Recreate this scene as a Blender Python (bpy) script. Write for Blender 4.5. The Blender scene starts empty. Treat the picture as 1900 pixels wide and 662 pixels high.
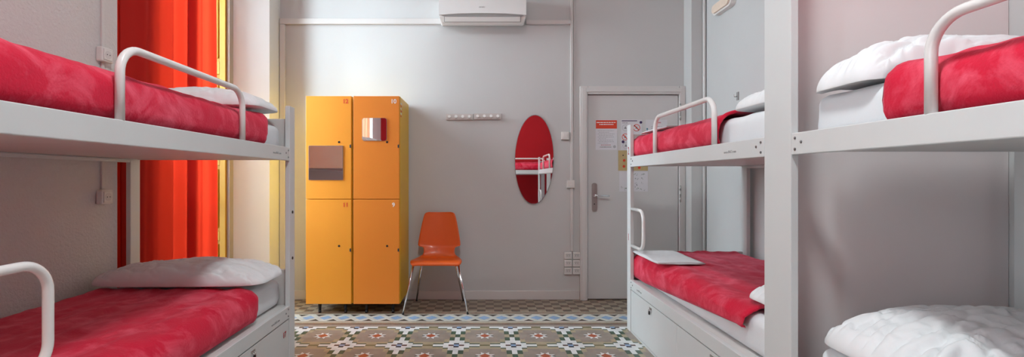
import bpy, bmesh, math, random
from mathutils import Matrix, Vector, noise
random.seed(7)
S = bpy.context.scene
COL = S.collection
PI = math.pi

# ------------------------------------------------------------------ camera
cd = bpy.data.cameras.new('camera'); cam = bpy.data.objects.new('camera', cd); COL.objects.link(cam)
cam.location = (0, 0, 1.17); cam.rotation_euler = (PI/2, 0, 0)
cd.sensor_width = 36; cd.lens = 885/1900*36
cd.shift_x = 53/1900; cd.shift_y = -1/1900
cd.clip_start = 0.02
S.camera = cam
S.view_settings.view_transform = 'Standard'; S.view_settings.look = 'None'
S.view_settings.gamma = 1; S.view_settings.use_curve_mapping = False
S.view_settings.exposure = 0.17

# ------------------------------------------------------------------ daylight
w = bpy.data.worlds.new('World'); S.world = w; w.use_nodes = True
w.node_tree.nodes['Background'].inputs[0].default_value = (0.80, 0.93, 1.0, 1)
w.node_tree.nodes['Background'].inputs[1].default_value = 6.0

def area(name, loc, rot, sx, sy, power, col):
    l = bpy.data.lights.new(name, 'AREA'); l.shape = 'RECTANGLE'; l.size = sx; l.size_y = sy
    l.energy = power; l.color = col
    o = bpy.data.objects.new(name, l); COL.objects.link(o); o.location = loc; o.rotation_euler = rot
    return o
# daylight outside the two balcony windows on the left wall
area('daylight_far_window', (-3.75, 2.75, 3.0), (0, -PI/2+.32, .30), 3.2, 3.6, 860, (0.72, 0.90, 1.0))
area('daylight_near_window', (-2.75, -0.40, 1.6), (0, -PI/2, 0), 2.7, 1.1, 225, (0.62, 0.86, 1.0))
# added fill lamp under the unseen ceiling, lifts the shaded bunks
fill_light = bpy.data.lights.new('added_fill_lamp', 'AREA'); fill_light.shape = 'DISK'; fill_light.size = 0.42
fill_light.energy = 52; fill_light.color = (0.90, 0.98, 1.0)
lo = bpy.data.objects.new('added_fill_lamp', fill_light); COL.objects.link(lo); lo.location = (0.0, 0.7, 3.57)

# ------------------------------------------------------------------ materials
def new_mat(name):
    m = bpy.data.materials.new(name); m.use_nodes = True
    return m, m.node_tree, m.node_tree.nodes['Principled BSDF']
def mat(name, col, rough=0.5, metal=0, var=0.0, vscale=6, bump=0, bscale=60, sheen=0, col2=None, detail=4, coat=0, dist=0.002, ramp=(0.35, 0.65), emis=None):
    m, nt, b = new_mat(name)
    b.inputs['Base Color'].default_value = (*col, 1); b.inputs['Roughness'].default_value = rough
    b.inputs['Metallic'].default_value = metal
    if sheen:
        b.inputs['Sheen Weight'].default_value = sheen; b.inputs['Sheen Roughness'].default_value = 0.4
        b.inputs['Sheen Tint'].default_value = (1, .75, .78, 1)
    if coat: b.inputs['Coat Weight'].default_value = coat
    if emis:
        b.inputs['Emission Color'].default_value = (*emis[0], 1); b.inputs['Emission Strength'].default_value = emis[1]
    tc = nt.nodes.new('ShaderNodeTexCoord')
    if var or col2:
        n = nt.nodes.new('ShaderNodeTexNoise'); n.inputs['Scale'].default_value = vscale; n.inputs['Detail'].default_value = detail
        nt.links.new(tc.outputs['Object'], n.inputs['Vector'])
        r = nt.nodes.new('ShaderNodeValToRGB'); nt.links.new(n.outputs['Fac'], r.inputs['Fac'])
        r.color_ramp.elements[0].position = ramp[0]; r.color_ramp.elements[1].position = ramp[1]
        c2 = col2 if col2 else tuple(c*(1-var) for c in col)
        r.color_ramp.elements[0].color = (*c2, 1); r.color_ramp.elements[1].color = (*col, 1)
        nt.links.new(r.outputs['Color'], b.inputs['Base Color'])
    if bump:
        n2 = nt.nodes.new('ShaderNodeTexNoise'); n2.inputs['Scale'].default_value = bscale; n2.inputs['Detail'].default_value = 5
        nt.links.new(tc.outputs['Object'], n2.inputs['Vector'])
        bp = nt.nodes.new('ShaderNodeBump'); bp.inputs['Strength'].default_value = bump; bp.inputs['Distance'].default_value = dist
        nt.links.new(n2.outputs['Fac'], bp.inputs['Height']); nt.links.new(bp.outputs['Normal'], b.inputs['Normal'])
    return m

M = {}
M['wall'] = mat('wall_paint', (.60, .595, .585), .55, var=.05, vscale=1.2, bump=.35, bscale=9, dist=.004)
M['wall_left'] = mat('stucco_paint', (.68, .65, .635), .7, var=.04, vscale=2, bump=.9, bscale=75, dist=.006)
M['wall_red'] = mat('red_wall_paint', (.42, .002, .008), .9, var=.08, vscale=1.5, bump=.3, bscale=40)
M['reveal'] = mat('white_reveal_paint', (.80, .785, .77), .55, var=.03, vscale=2, bump=.2, bscale=9)
M['ceiling'] = mat('ceiling_paint', (.80, .79, .77), .8, var=.03)
M['trim'] = mat('trim_paint', (.68, .65, .63), .4, var=.04, vscale=3)
M['door'] = mat('door_paint', (.64, .63, .62), .4, var=.03, vscale=2)
M['frame'] = mat('bunk_white_lacquer', (.69, .71, .705), .38, var=.03, vscale=4, bump=.08, bscale=30)
M['board'] = mat('bunk_board', (.70, .68, .66), .5, var=.03)
M['panel'] = mat('partition_paint', (.84, .77, .76), .6, var=.03, vscale=2)
M['tube'] = mat('tube_white_enamel', (.82, .80, .78), .25, coat=.3, var=.02)
M['sheet'] = mat('white_cotton', (.80, .83, .85), .9, var=.04, vscale=5, bump=.25, bscale=220, sheen=.2)
M['pillow'] = mat('pillow_cotton', (.83, .84, .85), .85, var=.03, vscale=7, bump=.5, bscale=16, dist=.004)
M['towel'] = mat('folded_cotton_sheet', (.80, .80, .81), .9, var=.06, vscale=25, bump=.4, bscale=160)
M['screw'] = mat('steel_screw', (.25, .25, .26), .35, metal=.9, var=.05)
M['chrome'] = mat('chrome', (.78, .78, .80), .12, metal=1, var=.02)
M['steel'] = mat('brushed_steel', (.52, .50, .48), .38, metal=1, var=.05, vscale=30)
M['black'] = mat('black_plastic', (.012, .012, .014), .4, var=.1)
M['slot'] = mat('dark_slot', (.05, .045, .045), .7, var=.1)
M['peg_plate'] = mat('pinkish_white_wood', (.60, .53, .50), .5, var=.04)
M['plastic'] = mat('white_plastic', (.78, .75, .72), .35, var=.03)
M['ac'] = mat('air_conditioner_plastic', (.80, .79, .77), .32, var=.02)
M['acgray'] = mat('grey_plastic', (.30, .29, .28), .5, var=.05)
M['orange'] = mat('orange_laminate', (.84, .265, .028), .42, var=.03, vscale=2)
M['amber'] = mat('amber_laminate', (.88, .34, .030), .42, var=.03, vscale=2)
M['yellow_side'] = mat('yellow_laminate', (.84, .47, .010), .42, var=.04, vscale=3)
M['dark_gap'] = mat('dark_edge_band', (.30, .085, .01), .6, var=.1)
M['chair'] = mat('orange_moulded_plastic', (.78, .115, .008), .38, var=.03, vscale=3, coat=.1)
M['shutter'] = mat('yellow_painted_wood', (.50, .27, .02), .5, var=.06, vscale=6, bump=.15, bscale=20)
M['frame_grey'] = mat('grey_window_frame', (.42, .36, .30), .5, var=.06)
M['red_ink'] = mat('red_ink', (.42, .02, .03), .6, var=.05)
M['orange_ink'] = mat('orange_red_ink', (.75, .06, .02), .6, var=.05)
M['white_ink'] = mat('white_ink', (.9, .88, .86), .6, var=.03)
M['grey_ink'] = mat('grey_ink', (.25, .25, .26), .7, var=.05)
M['light_ink'] = mat('pale_grey_ink', (.46, .46, .48), .7, var=.05)
M['faint_ink'] = mat('faint_grey_ink', (.40, .41, .41), .7, var=.05)
M['purple_ink'] = mat('purple_ink', (.05, .02, .10), .6, var=.05)
M['paper'] = mat('paper', (.72, .71, .74), .7, var=.02)
M['ochre'] = mat('ochre_card', (.55, .42, .20), .7, var=.06, vscale=30)
M['teal_ink'] = mat('teal_ink', (.05, .22, .30), .6, var=.05)
M['green_ink'] = mat('green_ink', (.12, .25, .14), .6, var=.05)
M['lamp_lens'] = mat('frosted_lamp_lens', (.85, .68, .55), .3, var=.06, vscale=25)
M['opal'] = mat('opal_glass', (.9, .88, .84), .3, var=.02)

def fleece(name, c1, c2):
    m, nt, b = new_mat(name)
    b.inputs['Roughness'].default_value = .92
    b.inputs['Sheen Weight'].default_value = .32; b.inputs['Sheen Roughness'].default_value = .45
    b.inputs['Sheen Tint'].default_value = (1, .42, .55, 1)
    tc = nt.nodes.new('ShaderNodeTexCoord')
    a = nt.nodes.new('ShaderNodeTexNoise'); a.inputs['Scale'].default_value = 7; a.inputs['Detail'].default_value = 7
    a.inputs['Roughness'].default_value = .62; a.inputs['Distortion'].default_value = .7
    nt.links.new(tc.outputs['Object'], a.inputs['Vector'])
    r = nt.nodes.new('ShaderNodeValToRGB'); r.color_ramp.elements[0].position = .47; r.color_ramp.elements[1].position = .70
    r.color_ramp.elements[0].color = (*c1, 1); r.color_ramp.elements[1].color = (*c2, 1)
    nt.links.new(a.outputs['Fac'], r.inputs['Fac']); nt.links.new(r.outputs['Color'], b.inputs['Base Color'])
    n2 = nt.nodes.new('ShaderNodeTexNoise'); n2.inputs['Scale'].default_value = 130; n2.inputs['Detail'].default_value = 6
    nt.links.new(tc.outputs['Object'], n2.inputs['Vector'])
    bp = nt.nodes.new('ShaderNodeBump'); bp.inputs['Strength'].default_value = .5; bp.inputs['Distance'].default_value = .004
    nt.links.new(n2.outputs['Fac'], bp.inputs['Height']); nt.links.new(bp.outputs['Normal'], b.inputs['Normal'])
    return m
M['blanket'] = fleece('red_fleece', (.64, .002, .034), (.84, .10, .16))

def curtain_mat(name, col, fac, tcol=None):
    m, nt, b = new_mat(name)
    b.inputs['Base Color'].default_value = (*col, 1); b.inputs['Roughness'].default_value = .8
    tr = nt.nodes.new('ShaderNodeBsdfTranslucent'); tr.inputs['Color'].default_value = (*(tcol or col), 1)
    mx = nt.nodes.new('ShaderNodeMixShader'); mx.inputs[0].default_value = fac
    out = nt.nodes['Material Output']
    nt.links.new(b.outputs[0], mx.inputs[1]); nt.links.new(tr.outputs[0], mx.inputs[2]); nt.links.new(mx.outputs[0], out.inputs[0])
    tc = nt.nodes.new('ShaderNodeTexCoord'); n = nt.nodes.new('ShaderNodeTexNoise'); n.inputs['Scale'].default_value = 300
    nt.links.new(tc.outputs['Object'], n.inputs['Vector'])
    bp = nt.nodes.new('ShaderNodeBump'); bp.inputs['Strength'].default_value = .3; bp.inputs['Distance'].default_value = .001
    nt.links.new(n.outputs['Fac'], bp.inputs['Height']); nt.links.new(bp.outputs['Normal'], b.inputs['Normal'])
    return m
M['curtain'] = curtain_mat('red_curtain_cloth', (.62, .020, .012), .50, (1.0, .26, .15))
M['curtain_peach'] = curtain_mat('peach_curtain_cloth', (.85, .55, .42), .5, (.90, .62, .48))

def glass_mat():
    m, nt, b = new_mat('window_glass')
    t = nt.nodes.new('ShaderNodeBsdfTransparent'); g = nt.nodes.new('ShaderNodeBsdfGlossy'); g.inputs['Roughness'].default_value = .02
    f = nt.nodes.new('ShaderNodeFresnel'); f.inputs['IOR'].default_value = 1.35
    mx = nt.nodes.new('ShaderNodeMixShader'); nt.links.new(f.outputs[0], mx.inputs[0]); nt.links.new(t.outputs[0], mx.inputs[1]); nt.links.new(g.outputs[0], mx.inputs[2])
    nt.links.new(mx.outputs[0], nt.nodes['Material Output'].inputs[0]); return m
M['glass'] = glass_mat()
def mirror_mat():
    m, nt, b = new_mat('mirror_silver')
    b.inputs['Base Color'].default_value = (.88, .87, .87, 1); b.inputs['Metallic'].default_value = 1; b.inputs['Roughness'].default_value = .015
    return m
M['mirror'] = mirror_mat()
M['mirror_edge'] = mat('mirror_edge', (.35, .36, .36), .3, metal=.6, var=.05)

# floor cement tiles
def tile(name, c): return mat('tile_'+name, c, .38, var=.22, vscale=9, detail=6, bump=.12, bscale=14, ramp=(.3, .7))
T = dict(field=tile('greige', (.34, .285, .24)), buff=tile('buff', (.44, .37, .245)), white=tile('white', (.80, .82, .81)),
         green=tile('green', (.065, .12, .08)), olive=tile('olive', (.20, .185, .09)), blue=tile('blue', (.28, .42, .62)), black=tile('black', (.012, .014, .03)),
         brown=tile('brown', (.085, .025, .018)), rust=tile('rust', (.48, .11, .045)), sand=tile('sand', (.44, .37, .28)), line=tile('line', (.15, .06, .035)),
         chk1=tile('umber', (.17, .12, .09)), chk2=tile('tan', (.36, .29, .21)), pale=tile('pale', (.60, .59, .53)), tri=tile('charcoal', (.07, .055, .045)), grey=tile('grey', (.22, .20, .19)))

# ------------------------------------------------------------------ mesh helpers
CUR = Matrix.Identity(4)      # placement of the piece of furniture being built
DZ = 0.0
class G:
    """collects shapes for one mesh"""
    def __init__(s): s.bm = bmesh.new(); s.mats = []
    def mi(s, m):
        if m not in s.mats: s.mats.append(m)
        return s.mats.index(m)
    def poly(s, pts, m=None, smooth=False):
        vs = [s.bm.verts.new(p) for p in pts]
        f = s.bm.faces.new(vs); f.smooth = smooth
        if m: f.material_index = s.mi(m)
        return f
    def box(s, x0, x1, y0, y1, z0, z1, bev=0.0, seg=2, m=None):
        r = bmesh.ops.create_cube(s.bm, size=1)
        vs = r['verts']
        for v in vs:
            v.co = Vector((x0+(v.co.x+.5)*(x1-x0), y0+(v.co.y+.5)*(y1-y0), z0+(v.co.z+.5)*(z1-z0)))
        fs = set(f for v in vs for f in v.link_faces)
        if m:
            k = s.mi(m)
            for f in fs: f.material_index = k
        if bev > 0:
            es = list(set(e for v in vs for e in v.link_edges))
            bmesh.ops.bevel(s.bm, geom=es, offset=bev, segments=seg, affect='EDGES', profile=.5)
        return s
    def prism(s, pts, z0, z1):        # pts: (x,y) outline
        n = len(pts)
        a = [s.bm.verts.new((p[0], p[1], z0)) for p in pts]; b = [s.bm.verts.new((p[0], p[1], z1)) for p in pts]
        s.bm.faces.new(a[::-1]); s.bm.faces.new(b)
        for i in range(n): s.bm.faces.new((a[i], a[(i+1) % n], b[(i+1) % n], b[i]))
        return s
    def plate(s, pts, y0, y1):        # pts: (x,z) outline, thickness in y
        n = len(pts)
        a = [s.bm.verts.new((p[0], y0, p[1])) for p in pts]; b = [s.bm.verts.new((p[0], y1, p[1])) for p in pts]
        s.bm.faces.new(a); s.bm.faces.new(b[::-1])
        for i in range(n): s.bm.faces.new((a[i], b[i], b[(i+1) % n], a[(i+1) % n]))
        return s
    def tube(s, path, r, n=12, r1=None):
        path = [Vector(p) for p in path]; rings = []
        prev = None
        for i, p in enumerate(path):
            d = (path[min(i+1, len(path)-1)]-path[max(i-1, 0)]).normalized()
            if prev is None:
                up = Vector((0, 0, 1)) if abs(d.z) < .9 else Vector((1, 0, 0))
                a = d.cross(up).normalized()
            else:
                a = (prev-d*prev.dot(d)).normalized()
            prev = a; b = d.cross(a)
            rr = r if r1 is None else r+(r1-r)*i/(len(path)-1)
            rings.append([s.bm.verts.new(p+(a*math.cos(2*PI*k/n)+b*math.sin(2*PI*k/n))*rr) for k in range(n)])
        for i in range(len(rings)-1):
            for k in range(n):
                f = s.bm.faces.new((rings[i][k], rings[i][(k+1) % n], rings[i+1][(k+1) % n], rings[i+1][k])); f.smooth = True
        s.bm.faces.new(rings[0][::-1]); s.bm.faces.new(rings[-1])
        return s
    def disc(s, c, axis, r, h, n=20):  # short cylinder from c along axis
        c = Vector(c); axis = Vector(axis).normalized()
        return s.tube([c, c+axis*h], r, n)

def fillet(pts, rad, n=7):
    """round the corners of a polyline"""
    pts = [Vector(p) for p in pts]; out = [pts[0]]
    for i in range(1, len(pts)-1):
        a, b, c = pts[i-1], pts[i], pts[i+1]
        d1 = (a-b).normalized(); d2 = (c-b).normalized()
        ang = d1.angle(d2); t = min(rad/math.tan(ang/2), (a-b).length*.49, (c-b).length*.49)
        r = t*math.tan(ang/2); mid = (d1+d2).normalized(); cen = b+mid*(r/math.sin(ang/2))
        p1 = b+d1*t; p2 = b+d2*t; v1 = p1-cen; v2 = p2-cen
        for k in range(n+1):
            f = k/n; th = v1.angle(v2)
            v = (v1*math.sin((1-f)*th)+v2*math.sin(f*th))/math.sin(th) if th > 1e-4 else v1
            out.append(cen+v)
    out.append(pts[-1]); return out

def root_of(o):
    while o.parent: o = o.parent
    return o
def finish(name, g, m, parent=None, apply=True):
    bm = g.bm
    if apply:
        for v in bm.verts:
            base = v.co.z <= .0011
            z = v.co.z
            v.co = CUR @ v.co
            if DZ and not base: v.co.z += DZ
    bmesh.ops.recalc_face_normals(bm, faces=bm.faces[:])
    me = bpy.data.meshes.new(name); bm.to_mesh(me); bm.free()
    if g.mats:
        for x in g.mats: me.materials.append(x)
    else: me.materials.append(m)
    o = bpy.data.objects.new(name, me); COL.objects.link(o)
    if parent is not None:
        o.parent = parent
        me.transform(Matrix.Translation(-root_of(parent).location))
    return o
def center(o):
    me = o.data; vs = [v.co for v in me.vertices]
    c = Vector((sum((min(v.x for v in vs), max(v.x for v in vs)))/2, (min(v.y for v in vs)+max(v.y for v in vs))/2, min(v.z for v in vs)))
    me.transform(Matrix.Translation(-c)); o.location = c
    return o
def tag(o, label, cat, group=None, kind=None):
    o['label'] = label; o['category'] = cat
    if group: o['group'] = group
    if kind: o['kind'] = kind
    return o
def thing(name, loc, label, cat, group=None):
    o = bpy.data.objects.new(name, None); COL.objects.link(o); o.empty_display_size = .1
    o.location = CUR @ Vector(loc)
    return tag(o, label, cat, group)
def single(name, g, m, label, cat, group=None):
    return tag(center(finish(name, g, m)), label, cat, group)
def struct(name, g, m, parent=None, label=None, cat=None):
    o = finish(name, g, m, parent)
    if parent is None:
        o['kind'] = 'structure'
        if label: o['label'] = label
        if cat: o['category'] = cat
    return o
def text(name, s, size, origin, right, up, m, parent=None, depth=.0006, align='CENTER', bold=0.0, sx=1.0):
    """flat lettering; origin = baseline start/centre, in world metres"""
    cu = bpy.data.curves.new(name, 'FONT'); cu.body = s; cu.size = size; cu.extrude = depth; cu.align_x = align; cu.offset = bold
    t = bpy.data.objects.new(name+'_tmp', cu); COL.objects.link(t)
    bpy.context.view_layer.update()
    me = bpy.data.meshes.new_from_object(t.evaluated_get(bpy.context.evaluated_depsgraph_get()))
    bpy.data.objects.remove(t); bpy.data.curves.remove(cu)
    r = Vector(right).normalized(); u = Vector(up).normalized(); n = r.cross(u)
    mx = Matrix.Identity(4)
    for i in range(3): mx[i][0] = r[i]*sx; mx[i][1] = u[i]; mx[i][2] = n[i]; mx[i][3] = origin[i]
    me.transform(mx); me.materials.clear(); me.materials.append(m); me.name = name
    o = bpy.data.objects.new(name, me); COL.objects.link(o)
    if parent is not None:
        o.parent = parent; me.transform(Matrix.Translation(-root_of(parent).location))
    return o
# ================================================================== ROOM
XL, XR, YB, YR, HC = -2.115, 2.06, 4.60, -1.66, 3.75
# --- patterned floor
g = G()
U = .4/11
def rect(x0, x1, y0, y1, m, z=0.0):
    if x1 <= x0 or y1 <= y0: return
    g.poly([(x0, y0, z), (x1, y0, z), (x1, y1, z), (x0, y1, z)], m)
FX0, FX1, YF = XL-.45, XR+.1, 3.756
CX0, CY0 = .01-.2, 3.738
def clipx(a): return max(FX0, min(FX1, a))
def cell(cx, cy):
    cols = [(-.5, .5, [(0, .5, 'blue'), (.5, 1.15, 'black'), (1.15, 4.6, 'white'), (4.6, 5.5, 'green')]),
            (.5, 1.5, [(0, .35, 'brown'), (.35, 2.65, 'white'), (2.65, 4.6, 'green'), (4.6, 5.5, 'buff')]),
            (1.5, 2.5, [(0, 1.3, 'white'), (1.3, 1.8, 'green'), (1.8, 3.4, 'buff'), (3.4, 5.5, 'field')]),
            (2.5, 4.5, [(0, .5, 'white'), (.5, 1.0, 'green'), (1.0, 1.9, 'buff'), (1.9, 5.5, 'field')]),
            (4.5, 5.5, [(0, .35, 'olive'), (.35, 1.9, 'buff'), (1.9, 5.5, 'field')])]
    for a, b, segs in cols:
        for sx in ((1,) if a < 0 else (1, -1)):
            xa, xb = (cx+a*U, cx+b*U) if sx > 0 else (cx-b*U, cx-a*U)
            for c, d, k in segs:
                for sy in (1, -1):
                    ya, yb = (cy+c*U, cy+d*U) if sy > 0 else (cy-d*U, cy-c*U)
                    rect(clipx(xa), clipx(xb), ya, min(yb, YF), T[k])
def star(cx, cy):
    z = .0004
    ro, ri = 1.95*U, 1.0*U
    for k in range(8):
        a = PI/8+k*PI/4
        b0, b1 = a-PI/8, a+PI/8
        m = T['white']
        g.poly([(cx+ro*math.cos(a), cy+ro*math.sin(a), z), (cx+ri*1.05*math.cos(b1), cy+ri*1.05*math.sin(b1), z), (cx+.3*ri*math.cos(a), cy+.3*ri*math.sin(a), z), (cx+ri*1.05*math.cos(b0), cy+ri*1.05*math.sin(b0), z)], m)
    for a in (0, PI):
        g.poly([(cx+1.75*U*math.cos(a), cy-.45*U, z), (cx+1.75*U*math.cos(a), cy+.45*U, z), (cx+1.02*U*math.cos(a), cy, z)], T['grey'])
    g.poly([(cx+1.1*U*math.cos(k*PI/2), cy+1.1*U*math.sin(k*PI/2), z*2) for k in range(4)], T['rust'])
ny = int((YF-YR)/.4)+1
for j in range(0, ny+1):
    cy = CY0-.4*j
    for i in range(-7, 8):
        cx = CX0+.4*i
        if cx < FX0-.2 or cx > FX1+.2: continue
        cell(cx, cy)
        if FX0+.1 < cx+.2 < FX1-.1: star(cx+.2, cy-.2)
rect(FX0, FX1, 3.756, 3.815, T['field']); rect(FX0, FX1, 3.815, 3.838, T['line']); rect(FX0, FX1, 3.838, 3.893, T['sand'])
# diamond band
y0, y1 = 3.893, 4.093; ym = (y0+y1)/2; pd = .147
rect(FX0, FX1, y0, y1, T['pale'])
i = int(FX0/pd)-1
while i*pd < FX1+pd:
    cx = .006+i*pd
    a, b = clipx(cx-.38*pd), clipx(cx+.38*pd)
    if cx-pd/2 > FX0 and cx+pd/2 < FX1:
        z = .0004
        g.poly([(cx-.36*pd, ym, z), (cx, y0+.045, z), (cx+.36*pd, ym, z), (cx, y1-.045, z)], T['blue'])
        hx = cx+pd/2
        g.poly([(hx-.3*pd, y0+.012, z), (hx+.3*pd, y0+.012, z), (hx, y0+.06, z)], T['tri'])
        g.poly([(hx-.3*pd, y1-.008, z), (hx, y1-.06, z), (hx+.3*pd, y1-.008, z)], T['tri'])
    i += 1
rect(FX0, FX1, 4.093, 4.125, T['sand']); rect(FX0, FX1, 4.125, 4.145, T['line']); rect(FX0, FX1, 4.145, 4.175, T['sand'])
q = .076; rows = 6; y = 4.175
for r in range(rows):
    x = FX0; k = 0
    while x < FX1:
        rect(x, min(x+q, FX1), y, y+.0725, T['chk1'] if (k+r) % 2 else T['chk2']); x += q; k += 1
    y += .0725
fl = struct('floor', g, None, label='patterned cement tile floor with white star motifs and diamond border', cat='floor')

# --- walls
g = G().box(XL-.4, 1.933, YB, YB+.15, 0, HC); struct('wall_back', g, M['wall'])
g = G().box(1.933, XR+.15, 4.43, YB+.15, 0, HC); struct('wall_back_right', g, M['wall'])
g = G().box(XR, XR+.15, YR-.15, 4.43, 0, HC); struct('wall_right', g, M['wall'])
g = G().box(XL-.4, XR+.15, YR-.15, YR, 0, HC); struct('wall_rear', g, M['wall_red'])
g = G().box(XL-.6, XR+.2, YR-.2, YB+.2, HC, HC+.12); struct('ceiling', g, M['ceiling'])
# left wall: two tall balcony openings
W1A, W1B = 2.755, 4.37; W2A, W2B = -.93, .13; WT = 3.45
g = G().box(XL-.3, XL, YR, W2A, 0, HC)
g.box(XL-.3, XL, W2B, 2.0, 0, HC).box(XL-.47, XL, 2.0, W1A, 0, HC)
g.box(XL-.3, XL, W2A, W2B, WT, HC); g.box(XL-.47, XL, W1A, W1B-.0, WT, HC)
struct('wall_left', g, M['wall_left'])
g = G().prism([(-1.96, W1B), (-1.96, YB), (XL-.47, YB), (XL-.47, 4.225), (-2.234, 4.262)], 0, HC)
struct('wall_left_corner', g, M['reveal'])
# windows
def window(name, ya, yb, x, panes, m):
    r = bpy.data.objects.new(name, None); COL.objects.link(r); r.location = (x, (ya+yb)/2, 0); r['kind'] = 'structure'
    f = G().box(x-.04, x+.03, ya, ya+.05, 0, WT, .004).box(x-.04, x+.03, yb-.05, yb, 0, WT, .004).box(x-.04, x+.03, ya+.05, yb-.05, WT-.05, WT, .004).box(x-.04, x+.03, ya+.05, yb-.05, 0, .04, .004)
    finish('window_frame', f, m, r)
    yy = ya+.05; n = panes; wdt = (yb-ya-.1)/n
    for k in range(n):
        a, b = yy+k*wdt, yy+(k+1)*wdt
        s = G().box(x-.025, x+.015, a+.002, a+.06, .045, WT-.055, .004).box(x-.025, x+.015, b-.06, b-.002, .045, WT-.055, .004)
        for z0, z1 in ((.045, .3), (1.0, 1.05), (2.86, 2.92), (WT-.12, WT-.055)): s.box(x-.02, x+.01, a+.06, b-.06, z0, z1, .003)
        sa = finish('sash', s, m, r)
        finish('glass_pane', G().box(x-.008, x-.003, a+.06, b-.06, .3, WT-.12), M['glass'], sa)
    return r
window('window_1', 2.762, 4.222, -2.53, 2, M['shutter'])
window('window_2', W2A, W2B, -2.33, 2, M['trim'])
# grey jamb beside the shutter, and yellow shutter leaf with raised panels
g = G().box(-2.262, -2.2345, 4.200, 4.264, 0, WT, .004); struct('trim_window_jamb', g, M['frame_grey'])
ST = 2.92
def shutter(x0, x1, y, face, label):
    # leaf lying in a plane of constant y; face = -1 panels towards the camera
    sh = thing('shutter_leaf', ((x0+x1)/2, y, 0), label, 'shutter', 'yellow window shutters')
    finish('leaf', G().box(x0, x1, y, y+.018, .01, ST-.02, .003), M['shutter'], sh)
    g = G(); w_ = .045
    for a, b in ((x0, x0+w_), (x1-w_-.005, x1)): g.box(a, b, y-.016, y, .01, ST-.02, .004)
    zz = ((.01, .14), (.62, .70), (1.28, 1.36), (2.08, 2.19), (ST-.14, ST-.02))
    for z0, z1 in zz: g.box(x0+w_, x1-w_-.005, y-.0155, y-.0005, z0, z1, .004)
    finish('stile_frame', g, M['shutter'], sh)
    g = G()
    for k in range(4): g.box(x0+w_+.018, x1-w_-.023, y-.009, y-.0005, zz[k][1]+.03, zz[k+1][0]-.03, .006)
    finish('raised_panel', g, M['shutter'], sh)
shutter(-2.475, -2.262, 4.199, -1, 'tall yellow panelled wooden shutter beside the right edge of the red curtain')
sh = thing('shutter_leaf', (-2.46, 2.98, 0), 'closed yellow shutter leaf hidden behind the red curtain', 'shutter', 'yellow window shutters')
finish('leaf', G().box(-2.47, -2.45, 2.77, 3.27, .01, ST-.02, .003), M['shutter'], sh)
finish('stile_frame', G().box(-2.45, -2.435, 2.77, 2.83, .01, ST-.02, .003).box(-2.45, -2.435, 3.21, 3.27, .01, ST-.02, .003), M['shutter'], sh)

# baseboards
def base(name, x0, x1): struct(name, G().box(x0, x1, YB-.016, YB, 0, .085, .003), M['trim'])
base('baseboard_back', -1.958, .924)
struct('baseboard_right', G().box(XR-.014, XR, 1.90, 4.415, 0, .085, .003), M['trim'])
struct('baseboard_left', G().box(XL, XL+.014, W2B+.01, W1A-.01, 0, .085, .003), M['trim'])
struct('baseboard_rear', G().box(XL+.02, XR-.02, YR, YR+.014, 0, .085, .003), M['trim'])

# --- door
dr = bpy.data.objects.new('door_1', None); COL.objects.link(dr); dr.location = (1.43, 4.58, 0); dr['kind'] = 'structure'
finish('door_leaf', G().box(1.002, 1.868, 4.578, 4.598, .012, 1.963, .002), M['door'], dr)
g = G().box(.925, .996, 4.555, 4.599, 0, 2.048, .004).box(1.874, 1.93, 4.555, 4.599, 0, 2.048, .004).box(.997, 1.873, 4.555, 4.599, 1.97, 2.048, .004)
g.box(.94, .982, 4.548, 4.556, 0, 2.03, .003).box(.982, 1.888, 4.548, 4.556, 1.99, 2.03, .003)
finish('door_frame', g, M['trim'], dr)
for zz in (1.80, 1.02, .25):
    g = G().tube([(1.878, 4.548, zz-.075), (1.878, 4.548, zz-.03)], .008).tube([(1.878, 4.548, zz-.022), (1.878, 4.548, zz+.022)], .008).tube([(1.878, 4.548, zz+.03), (1.878, 4.548, zz+.075)], .008)
    g.tube([(1.878, 4.548, zz-.08), (1.878, 4.548, zz+.08)], .006)
    finish('hinge', g, M['steel'], dr)
g = G().plate([(1.065+.026*math.cos(a), 1.10+.022*math.sin(a)) for a in [k*PI/8 for k in range(9)]]+[(1.065+.026*math.cos(a), .868+.022*math.sin(a)) for a in [PI+k*PI/8 for k in range(9)]], 4.570, 4.578)
finish('handle_plate', g, M['steel'], dr)
g = G().tube(fillet([(1.063, 4.570, 1.005), (1.063, 4.525, 1.005), (1.195, 4.522, 1.0)], .015), .0085)
g.disc((1.063, 4.570, 1.005), (0, -1, 0), .016, .012)
finish('door_handle', g, M['chrome'], dr)
finish('keyhole', G().disc((1.063, 4.5705, .92), (0, -1, 0), .006, .002, 12), M['slot'], dr)

# --- surface trunking
struct('trim_trunking_across', G().box(-1.955, -.400, YB-.03, YB, 2.645, 2.70, .004).box(.41, .835, YB-.03, YB, 2.645, 2.685, .004), M['trim'])
struct('trim_trunking_corner', G().box(-1.955, -1.905, YB-.03, YB, .09, 2.643, .004), M['trim'])
struct('trim_conduit_pipe', G().box(.836, .862, YB-.018, YB, .465, HC-.002, .004).box(.868, .878, YB-.01, YB, 1.62, HC-.002, .002), M['trim'])
struct('trim_corner_conduit', G().tube([(2.043, 4.412, .09), (2.043, 4.412, HC-.002)], .013, 10), M['trim'])
struct('trim_conduit_left', G().box(XL, XL+.012, 2.631, 2.649, 1.11, 1.805, .003).box(XL, XL+.012, 2.631, 2.649, 1.895, HC-.002, .003), M['trim'])

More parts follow.
